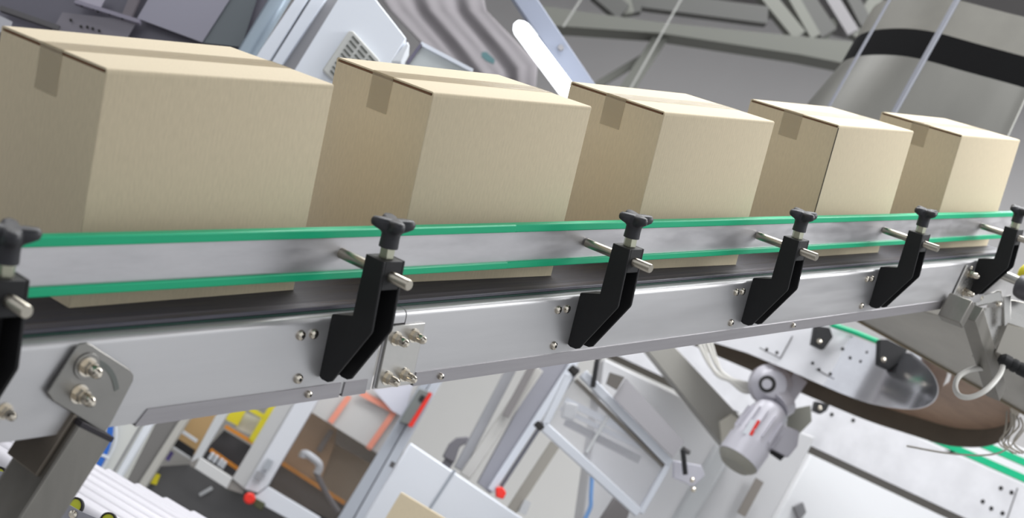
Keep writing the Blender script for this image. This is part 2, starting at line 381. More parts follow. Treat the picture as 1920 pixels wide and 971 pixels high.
for x, yaw, y0, lab in ((-.7688, .0281, -.0029, 'taped brown carton at the lower left end of the belt, largest in view'),
                        (-.1977, -.0426, .009, 'taped brown carton second from the left, in front of the vented white cabinet'),
                        (.394, -.0339, -.0033, 'taped brown carton in the middle of the belt row, right beside the glowing tube lamp'),
                        (1.0628, -.0035, -.0012, 'taped brown carton fourth along the belt, a dark seam down its front left edge'),
                        (1.7154, -.0178, -.0016, 'taped brown carton at the upper right end of the belt, smallest of the row')):
    Mx = MC @ Matrix.Translation((x, y0, .0004)) @ Matrix.Rotation(yaw, 4, 'Z')
    if b0 is None: b0 = make_box(Mx, lab, 'sealed cartons riding up the belt')
    else: c = copy_tree(b0, Mx); c['label'] = lab
    if x == 1.0628: part('seam_gap', MB().box(-.0004, .0008, -.0006, .0012, .004, BH-.006), DRK, c)

# ------------------------------------------------------------------ drive unit at the belt's upper end
W = Wall(3.75)
dm = W.root('drive_unit', 1890, 640, 'steel drive housing with a yellow cap under the upper end of the belt', 'motor')
part('housing', W.poly([(1888, 606), (1960, 628), (1960, 700), (1916, 688), (1866, 660)], .16), mat('housing steel', (164, 160, 152), .4, .6), dm, world=True, bevel=.003)
part('top_cover', W.poly([(1890, 560), (1960, 575), (1960, 630), (1887, 606)], .14, -.01), SSP, dm, world=True, bevel=.003)
part('mounting_plate', W.poly([(1832, 578), (1884, 575), (1884, 604), (1864, 658)], .006, -.03), SSP, dm, world=True)
part('mounting_plate', W.poly([(1882, 556), (1896, 553), (1895, 600), (1884, 612)], .006, .015), SSP, dm, world=True, bevel=.001)
part('tension_arm', W.strut((1826, 566), (1880, 553), .030, .012, .02), SSP, dm, world=True, bevel=.004)
for q in ((1872, 570), (1838, 558)):
    part('screw', MB().lathe(W.p(*q, .02), W.n, [(0, .008), (.004, .007), (.007, .003)], 16), CHR, dm, world=True)
part('shaft', MB().cyl(W.p(1878, 514, .02), W.p(1912, 528, .04), .013), SSP, dm, world=True)
part('bearing', MB().lathe(W.p(1910, 535, .03), (W.p(1925, 540, .05)-W.p(1905, 532, .03)), [(0, .030), (.012, .034), (.03, .034), (.05, .028)], 24), mat('bearing grey', (96, 94, 100), .4, .4), dm, world=True)
part('bearing_cap', MB().lathe(W.p(1916, 512, .0), (W.p(1925, 514, .05)-W.p(1910, 510, .03)), [(0, .020), (.008, .028), (.035, .030), (.06, .024)], 24), YEL, dm, world=True)
part('cable_gland', MB().lathe(W.p(1874, 671, .02), W.p(1915, 692, .02)-W.p(1874, 671, .02), [(0, .010), (.01, .018), (.03, .018), (.032, .014), (.04, .018), (.05, .018), (.052, .014), (.06, .018), (.09, .018)], 16), BLK, dm, world=True)
cbm = MB().tube(spline([W.p(u, v, o) for u, v, o in ((1882, 680, .02), (1874, 703, .04), (1850, 730, .07), (1822, 744, .07), (1800, 742, .06), (1791, 727, .04), (1796, 708, .02), (1812, 696, -.01), (1830, 691, -.05), (1850, 690, -.08))], 6), .0075)
part('power_cable', cbm, CBL, dm, world=True)

# ------------------------------------------------------------------ curved transfer conveyor overhead, behind the belt
def offp(pts, z): return [at_z(u, v, z) for u, v in pts]
def ribbon(pts, h, t):
    pts = [Vector(p) for p in pts]; n = len(pts); R = []
    for i, p in enumerate(pts):
        d = pts[min(i+1, n-1)]-pts[max(i-1, 0)]; d.z = 0; d.normalize(); s = Vector((-d.y, d.x, 0))*t
        R.append([p, p+s, p+s+Vector((0, 0, h)), p+Vector((0, 0, h))])
    return MB().rings(R)
ZC = 2.65
near_s = [(1240, 612), (1300, 630), (1400, 661), (1472, 691), (1544, 723)]
near_c = [(1544, 723), (1590, 742), (1637, 757), (1696, 766), (1730, 763), (1751, 750), (1758, 729), (1750, 704), (1728, 678), (1700, 655)]
rim = [(1130, 580), (1240, 620), (1330, 661), (1400, 691), (1485, 729), (1586, 772), (1640, 793), (1696, 811), (1760, 831), (1800, 837), (1840, 837), (1870, 829), (1889, 814), (1896, 795), (1893, 767)]
P0 = at_z(1500, 720, ZC); tc = thing('curved_conveyor', Matrix.Translation(P0), 'overhead curved conveyor with white side plate, polished bend and brown underside', 'conveyor')
part('side_plate', ribbon(offp(near_s, ZC), .26, .004), PWH, tc, world=True)
part('bend_skirt', ribbon(spline(offp(near_c, ZC), 5), .26, .004), POL, tc, world=True, smooth=60)
part('rim_band', ribbon(spline(offp(rim, ZC), 4), .085, .004), UND, tc, world=True, smooth=60)
PC = at_z(1500, 640, ZC)
pan = spline([p+Vector((0, 0, .084)) for p in offp(rim, ZC)], 3)+[p+(p-PC).normalized()*.02+Vector((0, 0, .084)) for p in offp(near_c[::-1]+near_s[::-1][1:], ZC)]
part('underside_pan', MB().prism(pan, (0, 0, .01)), BRN, tc, world=True)
leg_pts = [(1500, 545), (1600, 598), (1700, 653), (1760, 687), (1860, 742), (1960, 800), (1960, 690), (1870, 632), (1760, 592), (1640, 560), (1540, 540)]
part('return_leg', MB().prism(offp(leg_pts, ZC-.06), (0, 0, .05)), mat('return leg steel', (168, 164, 156), .3, .7, noise=.2, nscale=(3, 3, 3)), tc, world=True, bevel=.003)
part('leg_rim', ribbon(offp([(1500, 545), (1600, 598), (1700, 653), (1760, 687), (1860, 742), (1960, 800)], ZC-.065), .03, .012), mat('tan edge', (140, 128, 106), .5, .3), tc, world=True)
def plate_dot(root, u, v, r, z, pts, name='bolt_head', m=DRK):
    # find the plate point under the pixel: walk the plate's ground line
    for a, b in zip(pts, pts[1:]):
        A, B = at_z(*a, z), at_z(*b, z); d = B-A; n = Vector((-d.y, d.x, 0)).normalized(); s = sight(u, v)
        P = CAMP+s*((A-CAMP).dot(n)/s.dot(n)); k = (P-A).dot(d)/d.length_squared
        if 0 <= k <= 1:
            if n.dot(s) > 0: n = -n
            part(name, MB().lathe(P, n, [(-.001, r), (.004, r), (.007, r*.6)], 12), m, root, world=True); return
for q in ((1438, 655), (1457, 661), (1536, 693), (1557, 701), (1580, 654), (1594, 671), (1626, 661), (1614, 678), (1524, 681)): plate_dot(tc, *q, .007, ZC, near_s+[(1700, 790)])
def plate_line(root, a, b, w, z, pts):
    A, B = at_z(*pts[0], z), at_z(*pts[1], z); d = B-A; n = Vector((-d.y, d.x, 0)).normalized(); q = []
    for p in (a, b):
        s_ = sight(*p); q.append(CAMP+s_*((A-CAMP).dot(n)/s_.dot(n)))
    if n.dot(q[0]-CAMP) > 0: n = -n
    part('panel_joint', MB().bar(q[0]+n*.001, q[1]+n*.001, w, .002, (q[1]-q[0]).cross(n)), DGR, root, world=True)
for a, b in (((1424, 652), (1463, 672)), ((1463, 672), (1486, 630)), ((1530, 692), (1566, 712)), ((1566, 712), (1598, 660))): plate_line(tc, a, b, .004, ZC, (near_s[3], near_s[4]))
def clampblk(root, W, pts, lip):
    o = part('rail_clamp', W.poly(pts, .05), BLK, root, world=True, bevel=.002)
    part('clamp_screw', MB().lathe(W.p(*lip, .0), W.n, [(0, .012), (.006, .012), (.009, .006)], 12), CHR, o, world=True); return o
def wall_at(p): return Wall((Vector(p)-CAMP).dot(f_), 0)
Wn = Wall((at_z(1544, 723, ZC)-CAMP).dot(f_)-.05)
clampblk(tc, Wn, [(1530, 610), (1556, 614), (1562, 632), (1545, 655), (1524, 645)], (1536, 640))
Wn2 = Wall((at_z(1640, 757, ZC)-CAMP).dot(f_)-.05)
clampblk(tc, Wn2, [(1650, 636), (1664, 636), (1702, 655), (1690, 676), (1668, 692), (1648, 683)], (1656, 674))
gp = [at_z(u, v, ZC)+Vector((0, 0, .275)) for u, v in ((1440, 690), (1580, 740), (1680, 775))]
part('guide_strip', MB().tube([Wn.p(1558, 608), Wn.p(1600, 622), Wn.p(1650, 642)], .013, 8), GRN, tc, world=True)

# far straight conveyor
fl = [(1110, 644), (1339, 751), (1500, 826), (1650, 896), (1800, 966), (1990, 1055)]
A, B = at_z(1110, 644, ZC-.05), at_z(1990, 1055, ZC-.05); fd = (B-A).normalized(); fn = Vector((-fd.y, fd.x, 0))
if fn.dot(A-CAMP) < 0: fn = -fn
fc = thing('straight_conveyor', Matrix.Translation((A+B)/2), 'long overhead conveyor with spotted white side plate, behind the curved one at lower right', 'conveyor')
part('side_plate', MB().prism([A, B, B+Vector((0, 0, .27)), A+Vector((0, 0, .27))], fn*.004), mat('spotted side plate', (214, 214, 218), .4, .1, noise=.12, nscale=(5, 5, 5)), fc, world=True)
part('underside', MB().prism([A+fn*.005, B+fn*.005, B+fn*.24, A+fn*.24], (0, 0, .02)), UND, fc, world=True)
for dz, c in ((.285, GRN), (.36, GRN)):
    part('guide_strip', MB().prism([A+Vector((0, 0, dz)), B+Vector((0, 0, dz)), B+Vector((0, 0, dz+.035)), A+Vector((0, 0, dz+.035))], fn*.02), c, fc, world=True)
for q in ((1877, 915), (1897, 923), (1843, 940), (1859, 953), (1880, 962), (1560, 777), (1600, 788)): plate_dot(fc, *q, .010, ZC-.05, [fl[0], fl[-1]])
plate_line(fc, (1908, 915), (1884, 985), .006, ZC-.05, (fl[0], fl[-1]))
Wf = Wall((at_z(1700, 930, ZC-.05)-CAMP).dot(f_)-.1)
clampblk(fc, Wf, [(1761, 842), (1792, 846), (1790, 862), (1771, 878), (1754, 869)], (1765, 858))
Wf2 = Wall((at_z(1540, 845, ZC-.05)-CAMP).dot(f_)-.1)
clampblk(fc, Wf2, [(1530, 752), (1556, 758), (1550, 770), (1540, 776), (1526, 770)], (1537, 765))
# wire mesh hanging at the bend
m = MB()
W = Wall(4.6)
for k in range(5):
    m.tube(spline([W.p(1888+k*6, 770+k*3), W.p(1886+k*8, 800), W.p(1880+k*5-(k % 2)*12, 830), W.p(1900+k*6, 850)], 4), .003, 6)
m.tube(spline([W.p(1700, 836), W.p(1780, 850), W.p(1850, 853), W.p(1890, 840), W.p(1925, 800)], 5), .003, 6)
solo(part('wire_netting', m, mat('wire', (150, 144, 134), .5, .6)), 'loose wire netting hanging round the tip of the curved conveyor', 'netting')

# gearmotor
W = Wall(6.5)
gm = W.root('gear_motor', 1430, 800, 'grey finned gear motor with a red and white plate below the curved conveyor', 'motor')
A, B = W.p(1453, 762), W.p(1384, 862, 0.0456); L = (B-A).length
part('motor_body', MB().lathe(A, B-A, [(0, 0.0513), (0.0228, 0.0798), (0.057, 0.0889), (L*0.7068, 0.0935), (L*0.7068, 0.1003), (L*.7, 0.1026), (L, 0.1003)], 32), GEAR, gm, world=True)
part('fan_cover', MB().lathe(B, B-A, [(0, 0.0969), (0.0137, 0.0912), (0.0342, 0.0684)], 32), mat('fan cover', (150, 148, 138), .5), gm, world=True)
for k in range(14):
    a = 2*PI*k/14; ax = (B-A).normalized(); u = ax.orthogonal().normalized(); w = ax.cross(u); r = u*math.cos(a)+w*math.sin(a)
    part('cooling_fin', MB().bar(A+ax*0.0684+r*0.0935, A+ax*(L*.6)+r*0.0935, 0.0205, 0.0046, r), GEAR, gm, world=True)
part('terminal_box', W.poly([(1452, 790), (1500, 808), (1496, 836), (1478, 858), (1440, 838), (1438, 812)], 0.0912, 0.0684), mat('terminal box', (178, 176, 184), 0.513), gm, world=True, bevel=0.0068)
part('connector', MB().cyl(W.p(1448, 842, 0.0342), W.p(1468, 856, 0.0342), 0.0228), BLK, gm, world=True)
part('gear_head', MB().lathe(W.p(1440, 722, -0.0684), W.n, [(0, 0.0969), (0.0684, 0.0969), (0.0912, 0.0684), (0.1026, 0.0627)], 24), GEAR, gm, world=True, bevel=0.0046)
part('shaft_ring', MB().lathe(W.p(1438, 720, 0.0342), W.n, [(0, 0.0388), (0.0137, 0.0388)], 24), DRK, gm, world=True)
part('shaft_core', MB().cyl(W.p(1438, 720, 0.0342), W.p(1438, 720, 0.0547), 0.0228), GEAR, gm, world=True)
part('flange', MB().cyl(W.p(1470, 752, -0.0228), W.p(1455, 762, .0), 0.0684), GEAR, gm, world=True)
part('gear_arm', W.strut((1502, 706), (1465, 760), 0.0798, 0.0684, -0.0228), GEAR, gm, world=True, bevel=0.0057)
lp = part('rating_plate', W.poly([(1408, 786), (1425, 789), (1409, 816), (1393, 812)], 0.0046, 0.1197), WHT, gm, world=True)
part('red_stripe', W.poly([(1421, 787), (1426, 789), (1410, 817), (1405, 814)], 0.0046, 0.1231), RED, gm, world=True, label='red stripe')
part('junction_bracket', W.poly([(1478, 768), (1520, 760), (1522, 790), (1500, 812), (1478, 800)], 0.0342, -0.285), mat('bracket olive', (120, 120, 112), .5), gm, world=True)
m = MB(); W = Wall(6.6)
for k in range(4):
    m.tube(spline([W.p(1310+k*7, 645-k*3), W.p(1335+k*6, 690+(k % 2)*9), W.p(1370+k*5, 715), W.p(1398+k*8, 735-k*4), W.p(1436, 728)], 5), .009, 6)
part('cable_bundle', m, CBL, gm, world=True, label='tangled pale cables')

# ------------------------------------------------------------------ machines beneath, from right to left
W = Wall(8.2)
t = W.root('white_cladding', 1650, 960, 'bright white machine casing filling the bottom right below the straight conveyor', 'machine')
part('casing', W.poly([(1600, 705), (1455, 971), (1400, 1070), (2000, 1330), (2060, 900)], .6), WH2, t, world=True, bevel=.01)
part('caster_block', W.poly([(1490, 950), (1506, 942), (1512, 960), (1500, 975)], .05, .05), MGR, t, world=True)
W = Wall(7.15)
t = W.root('machine_housing', 1350, 930, 'tall light grey machine housing with an angled top behind the gear motor', 'machine')
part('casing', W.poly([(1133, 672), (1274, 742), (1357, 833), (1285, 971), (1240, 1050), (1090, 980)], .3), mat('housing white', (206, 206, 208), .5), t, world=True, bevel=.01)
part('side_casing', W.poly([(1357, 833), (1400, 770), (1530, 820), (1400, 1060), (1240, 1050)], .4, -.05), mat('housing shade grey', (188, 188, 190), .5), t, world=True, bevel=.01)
part('corner_post', W.strut((1362, 838), (1268, 1000), .10, .08, .03), LGR, t, world=True, bevel=.02)
part('door_slot', W.strut((1425, 900), (1390, 965), .045, .01, .02), mat('slot brown', (128, 122, 116), .6), t, world=True)
W = Wall(6.9)
t = W.root('drop_chute', 1300, 740, 'slanting grey steel beam dropping from the conveyor to the machine housing', 'beam')
part('beam', W.poly([(1206, 648), (1256, 640), (1398, 792), (1357, 836)], .10), mat('beam grey', (150, 148, 142), .5, .3), t, world=True, bevel=.004)
part('end_plate', W.poly([(1350, 790), (1372, 776), (1402, 800), (1376, 846), (1356, 838)], .03, .03), mat('end plate cream', (196, 192, 180), .5), t, world=True)

W = Wall(6.2)
t = W.root('tilted_glazed_guard', 1110, 850, 'tilted glazed aluminium guard frame with black corner joints, below the belt', 'guard')
for a, b, w, mm in (((1094, 700), (1258, 870), .038, ALU), ((1068, 703), (1022, 796), .030, ALU), ((1018, 797), (1199, 962), .040, ALU), ((1254, 870), (1202, 962), .024, ALU)):
    part('frame_bar', W.strut(a, b, w, .05), mm, t, world=True, bevel=.003)
part('seal_strip', W.strut((1080, 712), (1252, 880), .016, .03, -.01), mat('seal grey', (108, 104, 98), .6), t, world=True)
part('glass_pane', W.poly([(1070, 705), (1250, 872), (1200, 955), (1024, 795)], .006, -.03), GLS, t, world=True)
part('glazing_bar', W.strut((1140, 780), (1100, 848), .012, .02, -.02), LGR, t, world=True)
for q, s in (((1012, 798), 10), ((1077, 694), 11)):
    part('corner_joint', W.poly([(q[0]-s, q[1]-2), (q[0]-2, q[1]-s), (q[0]+s, q[1]+2), (q[0]+2, q[1]+s)], .06, .01), DRK, t, world=True, bevel=.004)
t2 = W.root('slide_rail', 1160, 780, 'pair of pale aluminium slide rails seen through the glazed guard', 'rail')
for a, b, w, o in (((1060, 750), (1220, 830), .03, -.25), ((1052, 765), (1200, 838), .02, -.26), ((1060, 790), (1200, 862), .035, -.3)):
    part('rail', W.strut(a, b, w, .03, o), ALG if w > .03 else ALU, t2, world=True)
part('slide_block', W.poly([(1060, 752), (1086, 758), (1076, 790), (1052, 782)], .06, -.22), LGR, t2, world=True, bevel=.01)
solo(part('grey_flap', W.poly([(1174, 709), (1282, 828), (1262, 858), (1150, 745)], .02, .03), mat('flap grey', (158, 156, 160), .5)), 'plain grey flap panel lying along the top bar of the glazed guard', 'panel')
solo(part('dark_flap', W.poly([(1144, 698), (1171, 707), (1157, 731), (1137, 719)], .02, .06), mat('flap dark', (96, 92, 88), .5)), 'small dark square plate at the upper end of the grey flap', 'panel')
for (a, b), lab in ((((1120, 676), (1112, 726)), 'black lever handle by the upper corner of the glazed guard'), (((1281, 842), (1286, 890)), 'black lever handle at the right end of the glazed guard')):
    t = W.root('lever_handle', *b, lab, 'handle'); m = W.strut(a, b, .020, .02, .03)
    part('grip', m, BLK, t, world=True, bevel=.004)
    c = (a[0]+10, a[1]-18) if a[0] < 1200 else (a[0]+10, a[1]+6)
    part('pivot', MB().tube([W.p(a[0], a[1], .02), W.p(*c, .0)], .012), mat('pivot grey', (86, 84, 84), .5), t, world=True)
t = W.root('sensor_bracket', 1300, 880, 'clear sensor fitting with bright screws beside the black lever at right', 'sensor')
part('body', W.poly([(1262, 862), (1316, 872), (1322, 892), (1300, 912), (1262, 896)], .03, -.05), mat('clear plastic', (205, 204, 214), .2, alpha=.6), t, world=True, bevel=.006)
for q in ((1298, 900), (1300, 918)): part('screw', MB().lathe(W.p(*q), W.n, [(0, .012), (.008, .01), (.012, .005)], 12), CHR, t, world=True)
W = Wall(6.8)
solo(part('blue_air_hose', MB().tube(spline([W.p(1110, 893), W.p(1108, 930), W.p(1107, 950), W.p(1096, 975), W.p(1085, 1000)], 5), .010), mat('pale blue hose', (110, 150, 200), .4)), 'thin blue air hose hanging below the glazed guard', 'hose')
solo(part('dark_motor_foot', W.poly([(1156, 930), (1186, 944), (1170, 990), (1120, 985)], .08), mat('foot grey', (110, 106, 106), .5), bevel=.006), 'dark grey machine foot at the bottom edge under the glazed guard', 'machine foot')

# lift column
W = Wall(7.0)
t = W.root('lift_column', 960, 850, 'tall grey lift column with white edge strip and dark track behind the white cabinet', 'column')
part('column_face', W.poly([(1040, 640), (1100, 640), (920, 925), (896, 905)], .10), mat('column grey', (142, 142, 150), .45, .2), t, world=True)
part('edge_profile', W.strut((1096, 650), (920, 920), .036, .12, .02), ALU, t, world=True, bevel=.003)
part('track', W.strut((1085, 690), (940, 912), .018, .03, .0), mat('track dark', (104, 104, 112), .4, .4), t, world=True)
part('cable_duct', W.strut((1010, 690), (872, 893), .055, .06, .01), mat('duct grey beige', (176, 174, 170), .5), t, world=True, bevel=.004)
part('side_profile', W.strut((960, 690), (860, 880), .05, .05, -.03), ALG, t, world=True, bevel=.004)
part('upper_track', W.strut((1000, 684), (948, 780), .035, .03, .06), mat('track mid', (118, 114, 114), .5), t, world=True)
part('red_end_cap', W.poly([(930, 914), (942, 912), (950, 924), (944, 936), (930, 932)], .05, .06), RED, t, world=True, bevel=.006, label='bright red end cap')
part('rear_post', W.strut((1042, 832), (958, 960), .050, .04, -.1), mat('post taupe', (150, 146, 138), .5), t, world=True)
part('rear_foot', W.poly([(984, 936), (996, 942), (986, 966), (972, 960)], .05, -.08), LGR, t, world=True)
W = Wall(7.6)
m = W.poly([(830, 856), (842, 832), (856, 820), (876, 818), (890, 826), (886, 836), (872, 832), (862, 838), (852, 868)], .08)
m = W.strut((846, 858), (600, 1250), .05, .05, -.02, m)
solo(part('hose_arch', m, mat('arch grey', (112, 110, 116), .5), bevel=.006), 'dark grey arched cover standing just behind the white cabinet', 'cover')

# white cabinet and box in front of it
W = Wall(6.4)
t = W.root('white_cabinet', 850, 960, 'plain white floor cabinet with a vertical door seam, behind a lone low carton', 'cabinet')
part('carcass', W.poly([(769, 829), (1000, 985), (960, 1060), (640, 1060), (676, 984)], .5), mat('cabinet white', (212, 216, 224), .45), t, world=True, bevel=.008)
part('door_seam', W.strut((853, 881), (806, 953), .012, .006, .004), mat('seam blue grey', (150, 156, 166), .5), t, world=True)
part('door_hinge', W.strut((738, 866), (733, 876), .02, .02, .02), DGR, t, world=True)
W = Wall(5.8)
c = W.p(752, 922); ax = -FH; M_ = Matrix((W.a, -W.n, Vector((0, 0, 1)))).transposed().to_4x4()
cb = copy_tree(b0, Matrix.Translation(c-Vector((0, 0, BH))+W.a*.0) @ M_ @ Matrix.Rotation(math.radians(-6), 4, 'Z')); cb['label'] = 'lone brown carton low at the bottom edge, in front of the white floor cabinet'
if 'group' in cb: del cb['group']
rc = thing('low_conveyor', Matrix.Translation(c-Vector((0, 0, BH+.02))) @ M_, 'low dark conveyor bed carrying the lone carton at the bottom edge', 'conveyor')
part('bed', MB().box(-.02, 1.2, -.02, .26, -.06, .0195), BELT, rc)
for x in (-.08, 1.1):
    for y in (0, .25): part('leg', MB().box(x, x+.05, y-.02, y+.02, -(c.z-BH-.02), -.06), ALG, rc)

# packing machine with glazed doors
W = Wall(8.0)
pm = W.root('packing_machine', 480, 940, 'grey framed packing machine with two glazed doors above a dark plinth, bottom left', 'machine')
part('plinth', W.poly([(205, 880), (364, 870), (428, 905), (520, 950), (700, 1060), (500, 1200), (100, 1100)], .6, -.12), mat('plinth charcoal', (84, 83, 84), .4, noise=.1, nscale=(2, 2, 2)), pm, world=True)
part('interior', W.poly([(330, 700), (840, 640), (690, 1010), (300, 880)], .05, -.6), mat('interior grey', (150, 148, 144), .6), pm, world=True)
part('grey_post', W.poly([(314, 760), (339, 785), (258, 912), (222, 897), (280, 790)], .10), mat('post dark grey', (112, 110, 108), .5), pm, world=True)
part('post_edge', W.poly([(345, 775), (360, 775), (269, 918), (258, 910)], .08, .02), mat('post light', (174, 172, 166), .5), pm, world=True)
d1 = part('door_frame', W.poly([(412, 765), (436, 760), (378, 857), (356, 868)], .05, .02), LGR, pm, world=True, bevel=.004)
part('sill', W.poly([(375, 857), (435, 896), (425, 916), (364, 877)], .06, .03), mat('sill light', (196, 196, 196), .5), pm, world=True, bevel=.003)
part('sill_end', W.poly([(436, 896), (462, 910), (455, 926), (425, 916)], .06, .02), mat('sill end grey', (128, 124, 120), .5), pm, world=True)
part('sill_end', W.poly([(356, 866), (376, 858), (364, 878), (356, 872)], .06, .02), mat('sill end grey', (128, 124, 120), .5), pm, world=True)
part('centre_post', W.poly([(520, 755), (556, 750), (459, 917), (435, 897)], .10, .03), mat('post mid light', (178, 178, 178), .5), pm, world=True, bevel=.003)
part('centre_post', W.poly([(556, 750), (598, 746), (502, 910), (484, 924), (458, 916)], .10, .05), mat('post pale', (204, 206, 212), .45), pm, world=True, bevel=.003)
part('door_lock', W.strut((507, 862), (497, 880), .035, .02, .08), mat('lock steel', (176, 180, 186), .3, .6), pm, world=True)
part('door_lock', W.strut((489, 886), (482, 898), .045, .02, .08), ALG, pm, world=True)
es = part('stop_button', MB().lathe(W.p(469, 934, .06), W.n, [(0, .018), (.02, .018), (.024, .030), (.036, .031), (.046, .022)], 20), RED, pm, world=True, label='red push button')
part('button_box', W.poly([(476, 932), (498, 944), (490, 958), (474, 948)], .04, .06), mat('olive black', (70, 74, 48), .6), pm, world=True, bevel=.006)
# behind door 1
g = part('yellow_frame', W.strut((434, 792), (450, 764), .075, .02, -.3), YEL, pm, world=True, label='yellow inner guard')
part('yellow_bar', W.strut((470, 828), (518, 750), .034, .02, -.28), YEL, pm, world=True)
part('yellow_bar', W.strut((468, 766), (506, 788), .026, .02, -.28), YEL, pm, world=True)
part('yellow_bar', W.strut((484, 822), (502, 790), .030, .02, -.30), YEL, pm, world=True)
part('orange_rail', W.strut((422, 799), (480, 833), .020, .02, -.28), ORG, pm, world=True)
part('orange_rail', W.strut((394, 843), (446, 879), .020, .02, -.28), ORG, pm, world=True)
part('white_part', W.poly([(452, 770), (500, 790), (486, 822), (440, 802)], .02, -.34), mat('cream sheet', (204, 204, 194), .5), pm, world=True)
part('dark_panel', W.poly([(420, 806), (480, 842), (450, 900), (374, 856)], .02, -.36), VDG, pm, world=True)
for q in ((396, 856), (404, 861), (413, 867), (419, 872)): part('glass_vial', MB().lathe(W.p(*q, -.25), (0, 0, 1), [(-.02, .012), (.02, .012), (.025, .006)], 10), WHT, pm, world=True)
# behind door 2
part('door_glass', W.poly([(583, 773), (712, 850), (640, 985), (498, 912)], .008, .0), mat('tinted door glass', (120, 108, 96), .08, alpha=.16), pm, world=True)
part('brown_board', W.poly([(583, 770), (640, 800), (600, 905), (522, 862)], .02, -.25), mat('brown board', (150, 122, 96), .6), pm, world=True)
part('tan_board', W.poly([(634, 812), (712, 858), (660, 960), (580, 895)], .02, -.3), mat('tan board', (134, 120, 104), .6), pm, world=True)
part('grey_board', W.poly([(632, 800), (645, 805), (722, 852), (700, 872), (628, 832)], .02, -.22), mat('board slate', (98, 96, 94), .6), pm, world=True)
part('divider', W.strut((622, 806), (597, 846), .03, .02, -.2), DGR, pm, world=True)
part('orange_rail', W.strut((522, 864), (646, 943), .022, .02, -.2), ORG, pm, world=True)
part('dark_panel', W.poly([(522, 868), (650, 950), (640, 1000), (480, 930)], .02, -.22), VDG, pm, world=True)
part('gripper', MB().tube(spline([W.p(566, 858, -.12), W.p(572, 850, -.12), W.p(598, 870, -.12), W.p(594, 888, -.12)], 4), .022, 8), ALU, pm, world=True)
part('gripper_hose', MB().tube(spline([W.p(592, 885, -.12), W.p(604, 910, -.12), W.p(618, 935, -.12), W.p(634, 960, -.12)], 5), .016, 8), mat('hose grey', (92, 92, 100), .5), pm, world=True)
part('lower_rail', W.poly([(502, 912), (600, 971), (590, 1000), (470, 935)], .10, .04), mat('lower rail white', (210, 213, 220), .45), pm, world=True, bevel=.004)
# upper pane with orange tape outline
part('upper_panel', W.poly([(598, 720), (800, 690), (716, 856), (583, 772)], .02, -.15), mat('upper panel', (196, 194, 192), .6), pm, world=True)
TP = mat('pale orange tape', (232, 150, 128), .6)
for a, b in (((655, 742), (619, 792)), ((676, 736), (742, 772)), ((742, 768), (690, 842))): part('orange_tape', W.strut(a, b, .032, .004, -.12), TP, pm, world=True)
part('white_board', W.poly([(700, 730), (775, 720), (757, 782), (735, 770)], .02, -.1), mat('white board', (212, 212, 222), .5), pm, world=True)
part('end_post', W.poly([(800, 700), (816, 700), (652, 990), (622, 990)], .12, .06), mat('post blue grey', (176, 181, 190), .4, .2), pm, world=True, bevel=.004)
part('end_post', W.poly([(818, 700), (834, 706), (670, 1000), (654, 990)], .12, .07), mat('post blue grey light', (190, 195, 204), .4, .2), pm, world=True, bevel=.004)
part('post_gap', W.strut((817, 702), (653, 990), .012, .10, .05), DGR, pm, world=True)
sw = part('interlock_switch', W.poly([(786, 728), (810, 736), (772, 798), (748, 791)], .07, .14), mat('switch grey', (116, 120, 118), .5), pm, world=True, bevel=.005)
part('red_edge', W.poly([(805, 735), (811, 738), (773, 801), (765, 798)], .05, .15), RED, sw, world=True, label='bright red edge')
part('switch_recess', W.strut((794, 742), (788, 752), .025, .01, .145), DRK, sw, world=True)
# boards seen between post and door
part('kraft_board', W.poly([(353, 780), (416, 765), (366, 853), (322, 826)], .02, -.25), mat('kraft stack', (170, 140, 96), .6), pm, world=True)
part('white_shelf', W.strut((340, 808), (369, 827), .018, .02, -.15), WHT, pm, world=True)
part('black_bin', W.poly([(327, 826), (333, 823), (364, 843), (358, 858), (324, 836)], .06, -.1), BLK, pm, world=True)
part('bin_edge', W.strut((324, 838), (356, 859), .012, .02, -.08), LGR, pm, world=True)
part('yellow_sticker', W.poly([(292, 887), (301, 890), (293, 909), (282, 906)], .004, -.10), YEL, pm, world=True, label='yellow sticker')
part('scuff_sticker', W.strut((374, 928), (398, 914), .02, .003, -.105), LGR, pm, world=True)
part('purple_mark', W.strut((312, 862), (322, 846), .03, .003, -.105), mat('violet mark', (92, 80, 140), .6), pm, world=True)
W = Wall(7.2)
t = W.root('cream_cabinet', 230, 850, 'cream cabinet side with a white edge trim just right of the front steel leg', 'cabinet')
part('side_panel', W.poly([(160, 790), (285, 780), (222, 905), (-20, 1330), (-90, 1290), (150, 880)], .2), mat('cream panel', (202, 203, 198), .5), t, world=True)
part('edge_trim', W.strut((286, 782), (208, 916), .030, .06, .02), WHT, t, world=True, bevel=.004)
part('trim_groove', W.strut((268, 790), (208, 892), .008, .004, .003), MGR, t, world=True)
W = Wall(7.17)
sk = spline([W.p(207, 790), W.p(206, 812), W.p(198, 845), W.p(180, 880), W.p(160, 912)], 5); m = MB()
for p, q in zip(sk, sk[1:]): m.bar(p, q, .030, .008, (q-p).cross(W.n))
t = W.root('blue_strap', 180, 880, 'blue flat strap with a white tie hanging behind the front steel leg', 'strap')
part('strap', m, BLU, t, world=True)
part('white_tie', W.strut((184, 850), (205, 858), .014, .014, .006), WHT, t, world=True)
part('thin_wire', MB().tube(spline([W.p(218, 796), W.p(217, 828), W.p(205, 856), W.p(186, 888)], 5), .004, 6), WHT, t, world=True)

